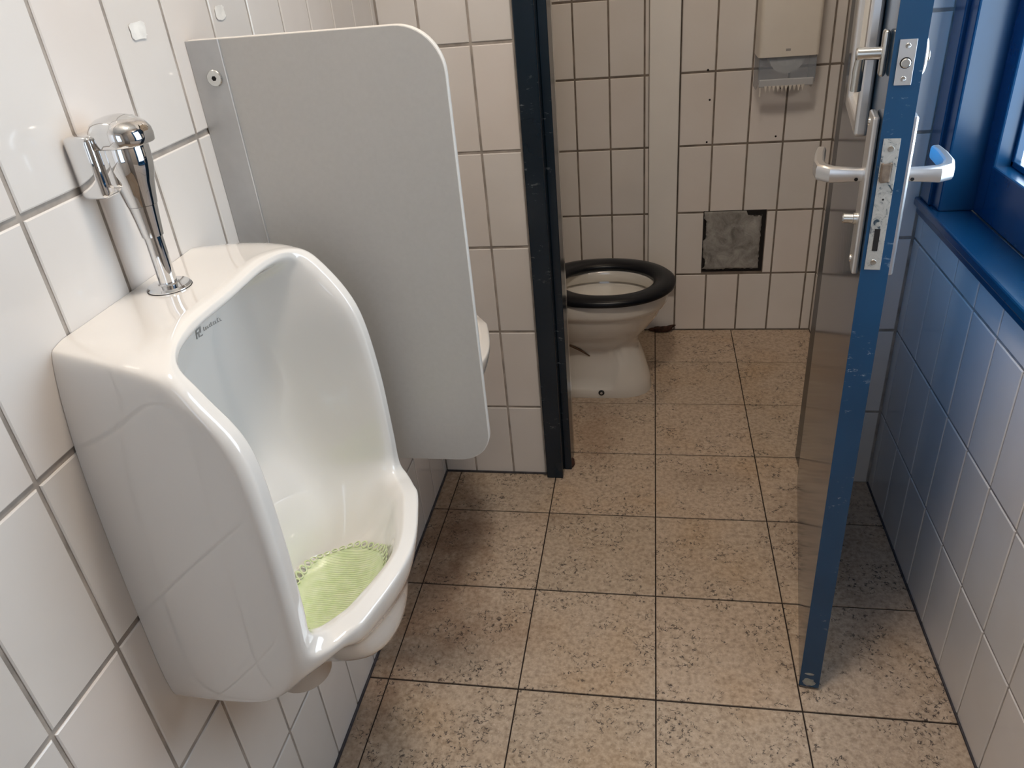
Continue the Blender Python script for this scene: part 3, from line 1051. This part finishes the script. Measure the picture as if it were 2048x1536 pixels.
# ------------------------------------------------------------------ privacy screen
PY = -1.540
ps = empty('privacy_screen', (XL, PY, 0.65))
tag(ps, 'light grey privacy screen panel with rounded corners between urinals', 'privacy screen')
px0, px1, pz0, pz1 = XL + 0.0035, -0.2875, 0.654, 1.3515
R1, R2 = 0.064, 0.056
out = [(px0, pz0)]
for k in range(13):
    a = -math.pi / 2 + math.pi / 2 * k / 12
    out.append((px1 - R2 + R2 * math.cos(a), pz0 + R2 + R2 * math.sin(a)))
for k in range(13):
    a = math.pi / 2 * k / 12
    out.append((px1 - R1 + R1 * math.cos(a), pz1 - R1 + R1 * math.sin(a)))
out.append((px0, pz1))
W2(prism('panel', out, PY, PY + 0.013, 'laminate_edge', None, 0.0012), ps)
def inset(o, d):
    cx = sum(a for a, _ in o) / len(o); cz = sum(b for _, b in o) / len(o)
    sx = 1 - d / 0.18; sz = 1 - d / 0.35
    return [((x - (px0 + px1) / 2) * sx + (px0 + px1) / 2, (z - (pz0 + pz1) / 2) * sz + (pz0 + pz1) / 2) for x, z in o]
W2(prism('face_sheet', inset(out, 0.0014), PY - 0.0004, PY + 0.001, 'laminate'), ps)
W2(prism('face_sheet', inset(out, 0.0014), PY + 0.012, PY + 0.0134, 'laminate'), ps)
wsx = XL + 0.0490
ch = box('wall_channel', (XL + 0.0005, PY - 0.0035, pz0 + 0.002), (wsx, PY - 0.0004, pz1 - 0.0005), 'aluminium', None, 0.0006)
W2(ch, ps)
W2(box('channel_edge', (wsx - 0.0006, PY - 0.0038, pz0 + 0.002), (wsx + 0.0010, PY - 0.0003, pz1 - 0.0005), 'satin_aluminium', None, 0.0003), ps)
for zz in (1.302, 0.705):
    sc = lathe('fixing_disc', [(0.0112, 0), (0.0112, 0.0018), (0.0100, 0.0030)], 'steel', None, 32, axis_mtx((-0.6165, PY - 0.0035, zz), (0, -1, 0)))
    W2(sc, ps)
    lathe('hex_socket', [(0.0034, 0.0031), (0.0034, 0.0036)], 'dark_gap', sc, 6, axis_mtx((-0.6165, PY - 0.0035, zz), (0, -1, 0)))
W2(box('shadow_gap_block', (XL + 0.0001, PY + 0.002, 1.285), (XL + 0.0035, PY + 0.011, 1.315), 'black_rubber'), ps)  # black block added for the dark shadow in the gap behind the panel

# ------------------------------------------------------------------ toilet (faces +x, back against the left wall)
TY = -0.160
to = empty('toilet', (-0.30, TY, 0))
tag(to, 'white floor-standing toilet with raised-edge black seat in the cubicle', 'toilet')
NA = 128


def egg(xf, xb, hw, z, sq=0.0):
    """closed plan outline: round nose at xf, blunter tail at xb"""
    pts = []
    xc = xf - min(hw * 1.25, (xf - xb) * 0.5)
    for k in range(NA):
        a = 2 * math.pi * k / NA
        c, s = math.cos(a), math.sin(a)
        e = 2.0 + (sq if c < 0 else sq * 0.3)
        px = math.copysign(abs(c) ** (2 / e), c)
        py = math.copysign(abs(s) ** (2 / e), s)
        x = xc + (xf - xc) * px if c >= 0 else xc + (xc - xb) * px
        pts.append(Vector((x, TY + hw * py, z)))
    return pts


def loft(name, loops, mat, parent, cap0=True, cap1=True, smooth=True):
    bm = bmesh.new()
    rows = [[bm.verts.new(p_) for p_ in L] for L in loops]
    for a, b_ in zip(rows, rows[1:]):
        n = len(a)
        for k in range(n):
            bm.faces.new((a[k], a[(k + 1) % n], b_[(k + 1) % n], b_[k]))
    if cap0:
        bm.faces.new(rows[0])
    if cap1:
        bm.faces.new(rows[-1])
    o = link(name, from_bm(bm, name), mat, None, smooth)
    W2(o, parent)
    return o


pan = [egg(-0.012, -0.50, 0.108, 0.000, 1.4), egg(-0.012, -0.50, 0.110, 0.004, 1.4), egg(-0.016, -0.50, 0.108, 0.030, 1.4),
       egg(-0.028, -0.50, 0.103, 0.080, 1.2), egg(-0.042, -0.50, 0.098, 0.130, 1.0), egg(-0.056, -0.50, 0.096, 0.170, 0.8),
       egg(-0.060, -0.50, 0.102, 0.195, 0.6), egg(-0.046, -0.50, 0.118, 0.222, 0.5), egg(-0.018, -0.50, 0.138, 0.256, 0.4),
       egg(0.008, -0.50, 0.155, 0.292, 0.3), egg(0.022, -0.50, 0.164, 0.320, 0.3), egg(0.026, -0.50, 0.166, 0.327, 0.3),
       egg(0.034, -0.50, 0.172, 0.331, 0.3), egg(0.040, -0.50, 0.176, 0.345, 0.3), egg(0.043, -0.50, 0.178, 0.372, 0.3),
       egg(0.041, -0.50, 0.176, 0.382, 0.3), egg(0.032, -0.49, 0.168, 0.386, 0.3), egg(-0.002, -0.36, 0.132, 0.386, 0.2),
       egg(-0.008, -0.35, 0.126, 0.380, 0.2), egg(-0.008, -0.352, 0.127, 0.350, 0.2), egg(-0.007, -0.353, 0.128, 0.346, 0.2), egg(0.006, -0.365, 0.140, 0.350, 0.2), egg(0.004, -0.364, 0.138, 0.338, 0.2), egg(-0.004, -0.36, 0.130, 0.326, 0.2),
       egg(-0.028, -0.34, 0.112, 0.300, 0.1), egg(-0.060, -0.32, 0.090, 0.250, 0.1), egg(-0.100, -0.30, 0.060, 0.215, 0.0)]
# foot flange stays full, the sides of the pedestal are set back behind a slanting crease
pan.insert(3, egg(-0.0165, -0.50, 0.108, 0.036, 1.4))
pan.insert(4, egg(-0.018, -0.50, 0.107, 0.044, 1.4))
pan.insert(6, egg(-0.035, -0.50, 0.1005, 0.105, 1.1))
for L in pan[:13]:
    z_ = L[0].z
    k_ = max(0.0, min(1.0, (z_ - 0.034) / 0.008)) * max(0.0, min(1.0, (0.215 - z_) / 0.05))
    xc_ = -0.150 + 0.30 * (z_ - 0.04)
    for q_ in L:
        if abs(q_.y - TY) > 0.05:
            f_ = max(0.0, min(1.0, (xc_ - q_.x) / 0.012))
            q_.y -= math.copysign(0.013 * k_ * f_, q_.y - TY)
pn = loft('pan', pan, 'ceramic_old', to)
autosmooth(pn, 50)
wtr = loft('water', [egg(-0.066, -0.318, 0.086, 0.243, 0.1), egg(-0.066, -0.318, 0.086, 0.244, 0.1)], 'water', to, True, True, False)
# horn towards the wall and soil pipe
W2(box('rear_horn', (XL + 0.002, TY - 0.095, 0.02), (-0.46, TY + 0.095, 0.38), 'ceramic_old', None, 0.03, 4, True), to)
bcap = lathe('floor_bolt_cap', [(0.0105, 0), (0.0105, 0.003), (0.007, 0.005)], 'black_rubber', None, 20, axis_mtx((-0.187, TY - 0.1072, 0.023), (0, -1, 0.10)))
W2(bcap, to)
lathe('bolt_head', [(0.0045, 0.005), (0.0045, 0.0065)], 'steel', bcap, 12, axis_mtx((-0.187, TY - 0.1072, 0.023), (0, -1, 0.10)))
# seat: black ring
seat = [egg(0.058, -0.40, 0.190, 0.388, 0.25), egg(0.064, -0.405, 0.196, 0.394, 0.25), egg(0.063, -0.404, 0.195, 0.404, 0.25),
        egg(0.054, -0.396, 0.187, 0.411, 0.25), egg(0.030, -0.375, 0.165, 0.4145, 0.2), egg(0.008, -0.345, 0.142, 0.412, 0.1), egg(-0.006, -0.325, 0.128, 0.405, 0.05),
        egg(-0.010, -0.320, 0.124, 0.397, 0.05), egg(-0.006, -0.325, 0.128, 0.388, 0.05), egg(0.058, -0.40, 0.190, 0.388, 0.25)]
st = loft('seat', seat, 'black_seat', to, False, False)
st['label'] = 'black plastic toilet seat ring'
for ys in (-0.09, 0.06):
    W2(box('seat_hinge', (-0.445, TY + ys, 0.386), (-0.395, TY + ys + 0.03, 0.41), 'black_seat', None, 0.005), to)
# brown streak on the side of the pan
tube_o = tube('stain_streak', [(-0.290, TY - 0.1125, 0.214), (-0.258, TY - 0.0945, 0.187), (-0.226, TY - 0.0850, 0.158)], [0.004, 0.0045, 0.002], 'brown_stain', None, 8)
W2(tube_o, to)

# rusty lump on the floor by the boxing
bm = bmesh.new()
r = bmesh.ops.create_icosphere(bm, subdivisions=3, radius=1.0)
for v in bm.verts:
    n = 1 + 0.28 * math.sin(v.co.x * 6.1 + 1.2) * math.cos(v.co.y * 5.3) + random.uniform(-.09, .09)
    v.co = Vector((v.co.x * 0.044 * n, v.co.y * 0.012 * n, max(-0.001, 0.009 + v.co.z * 0.013 * n + 0.020 * max(0, v.co.x) ** 2)))
db = link('rusty_debris', from_bm(bm, 'rusty_debris'), 'rust', None, True, (0.030, YB - 0.016, 0.001))
tag(db, 'dark rusty lump of debris on floor by cubicle wall', 'debris')

# ------------------------------------------------------------------ toilet paper dispenser
dp = empty('paper_dispenser', (0.412, YB, 1.0))
tag(dp, 'white toilet paper dispenser with smoky window on back wall', 'paper dispenser')
dx0, dx1, dy0, dzb = 0.3155, 0.5010, 0.138, 1.036
bm = bmesh.new()
add_box(bm, (dx0, dy0, dzb - 0.016), (dx1, YB - 0.001, 1.37), 0.016, 5)
bmesh.ops.delete(bm, geom=[v for v in bm.verts if v.co.z < dzb - 0.0005], context='VERTS')
bmesh.ops.recalc_face_normals(bm, faces=bm.faces)
bmesh.ops.solidify(bm, geom=list(bm.faces), thickness=0.003)
W2(link('cover', from_bm(bm, 'cover'), 'white_plastic', None, True), dp)
autosmooth(dp.children[0], 40)
# smoky lower housing: front, sides
W2(box('smoky_front', (dx0 + 0.006, dy0 + 0.012, 0.966), (dx1 - 0.004, dy0 + 0.015, dzb + 0.006), 'smoky_plastic', None, 0.001), dp)
for (xa, xb) in ((dx0 + 0.004, dx0 + 0.007), (dx1 - 0.007, dx1 - 0.004)):
    W2(prism('smoky_side', [(dy0 + 0.013, dzb + 0.004), (YB - 0.001, dzb + 0.004), (YB - 0.001, 0.93), (dy0 + 0.06, 0.93), (dy0 + 0.013, 0.955)],
             xa, xb, 'smoky_plastic', None, 0, 'yz'), dp)
W2(box('front_lip', (dx0 + 0.008, dy0 + 0.009, 0.944), (dx1 - 0.008, dy0 + 0.017, 0.968), 'clear_lip', None, 0.003), dp)
bm = bmesh.new()
for k in range(10):
    x = dx0 + 0.030 + k * 0.0128
    for y in (dy0 + 0.010, dy0 + 0.016):
        pass
    v = [bm.verts.new((x - 0.0055, dy0 + 0.006, 0.9485)), bm.verts.new((x + 0.0055, dy0 + 0.006, 0.9485)), bm.verts.new((x, dy0 + 0.008, 0.9290)),
         bm.verts.new((x - 0.0045, dy0 + 0.015, 0.9445)), bm.verts.new((x + 0.0045, dy0 + 0.015, 0.9445)), bm.verts.new((x, dy0 + 0.013, 0.9345))]
    bm.faces.new((v[0], v[1], v[2])); bm.faces.new((v[5], v[4], v[3]))
    bm.faces.new((v[0], v[2], v[5], v[3])); bm.faces.new((v[1], v[4], v[5], v[2])); bm.faces.new((v[0], v[3], v[4], v[1]))
W2(link('tear_teeth', from_bm(bm, 'tear_teeth'), 'white_plastic'), dp)
W2(box('side_tab', (dx0 + 0.012, dy0 + 0.012, 0.915), (dx0 + 0.016, dy0 + 0.018, 0.946), 'white_plastic', None, 0.001), dp)
W2(box('emblem', (0.398, dy0 - 0.0006, 1.0525), (0.4125, dy0 + 0.001, 1.0595), 'grey_print', None, 0.0005), dp)
pr_ = lathe('toilet_roll', [(0.021, 0), (0.056, 0), (0.056, 0.085), (0.021, 0.085), (0.021, 0)], 'paper', None, 40,
            axis_mtx((0.407, dy0 + 0.019, 1.038), (0, 1, 0)), True, False)
tag(pr_, 'white toilet roll seen through smoky dispenser window', 'toilet roll')
lathe('core', [(0.034, 0.0), (0.034, 0.003)], 'glue', pr_, 32, axis_mtx((0.407, dy0 + 0.0165, 1.038), (0, 1, 0)))

# ------------------------------------------------------------------ dried glue marks on the left wall
def glue(cy, cz, w, h, label):
    bm = bmesh.new()
    n = 28
    pts = []
    for k in range(n):
        a = 2 * math.pi * k / n
        c, s = math.cos(a), math.sin(a)
        rx = math.copysign(abs(c) ** 0.45, c) * w * random.uniform(0.82, 1.05)
        rz = math.copysign(abs(s) ** 0.45, s) * h * random.uniform(0.82, 1.05)
        pts.append((cy + rx, cz + rz))
    f = bm.faces.new([bm.verts.new((XL + 0.0002, y, z)) for y, z in pts])
    r = bmesh.ops.inset_region(bm, faces=[f], thickness=w * 0.25)
    for v in f.verts:
        v.co.x += 0.0012
    o = link('glue_residue', from_bm(bm, 'glue_residue'), 'glue')
    tag(o, label, 'glue residue', 'dried glue marks on the left wall')
glue(-1.641, 1.3755, 0.0180, 0.0110, 'square blob of dried glue on wall tile above flush valve')
glue(-1.428, 1.3765, 0.0150, 0.0100, 'small dried glue mark on wall tile above the grey screen')

# ------------------------------------------------------------------ lamps
lm = empty('ceiling_lamp', (-0.05, -1.75, ZC))
tag(lm, 'round ceiling lamp of the washroom', 'lamp')
lathe('base', [(0.15, -0.02), (0.15, 0.0)], 'white_paint', lm, 40)
lathe('glass', [(0.02, -0.085), (0.08, -0.078), (0.12, -0.055), (0.138, -0.02)], 'lamp_glass', lm, 40)
ls = empty('stall_lamp', (0.0, -0.16, ZC))
tag(ls, 'small round ceiling lamp of the cubicle', 'lamp')
lathe('base', [(0.10, -0.02), (0.10, 0.0)], 'white_paint', ls, 32)
lathe('glass', [(0.02, -0.07), (0.06, -0.06), (0.09, -0.02)], 'stall_lamp_glass', ls, 32)

# the mat drapes over the curved basin floor
bpy.context.view_layer.update()
dg = bpy.context.evaluated_depsgraph_get()
body = [c for c in ur1.children if c.name.startswith('body')][0]
ev = body.evaluated_get(dg)
for part in usr.children:
    for v in part.data.vertices:
        w = Vector((v.co.x + usr.location.x - ur1.location.x, v.co.y + usr.location.y - ur1.location.y, 0.80))
        ok, loc, nrm, _ = ev.ray_cast(w, Vector((0, 0, -1)))
        flat_z = 0.003 + 0.008 * (math.hypot(v.co.x, v.co.y) / 0.088) ** 3
        v.co.z = min(loc.z if ok else 0.6, 0.640) - usr.location.z + (v.co.z - flat_z) + 0.0045
# maker's mark sits on the curved back of the basin: snap it to the surface
bpy.context.view_layer.update()
dg = bpy.context.evaluated_depsgraph_get()
body = [c for c in ur1.children if c.name.startswith('body')][0]
ev = body.evaluated_get(dg)
MARK.location = (0, 0, 0)
for v in MARK.data.vertices:
    yy, zz = v.co.y, v.co.z
    ok, loc, nrm, _ = ev.ray_cast(Vector((0.115, yy * 1.2 + 0.062, zz * 1.2 + 1.012)), Vector((-1, 0, 0)))
    if ok:
        v.co = loc + nrm * 0.0006
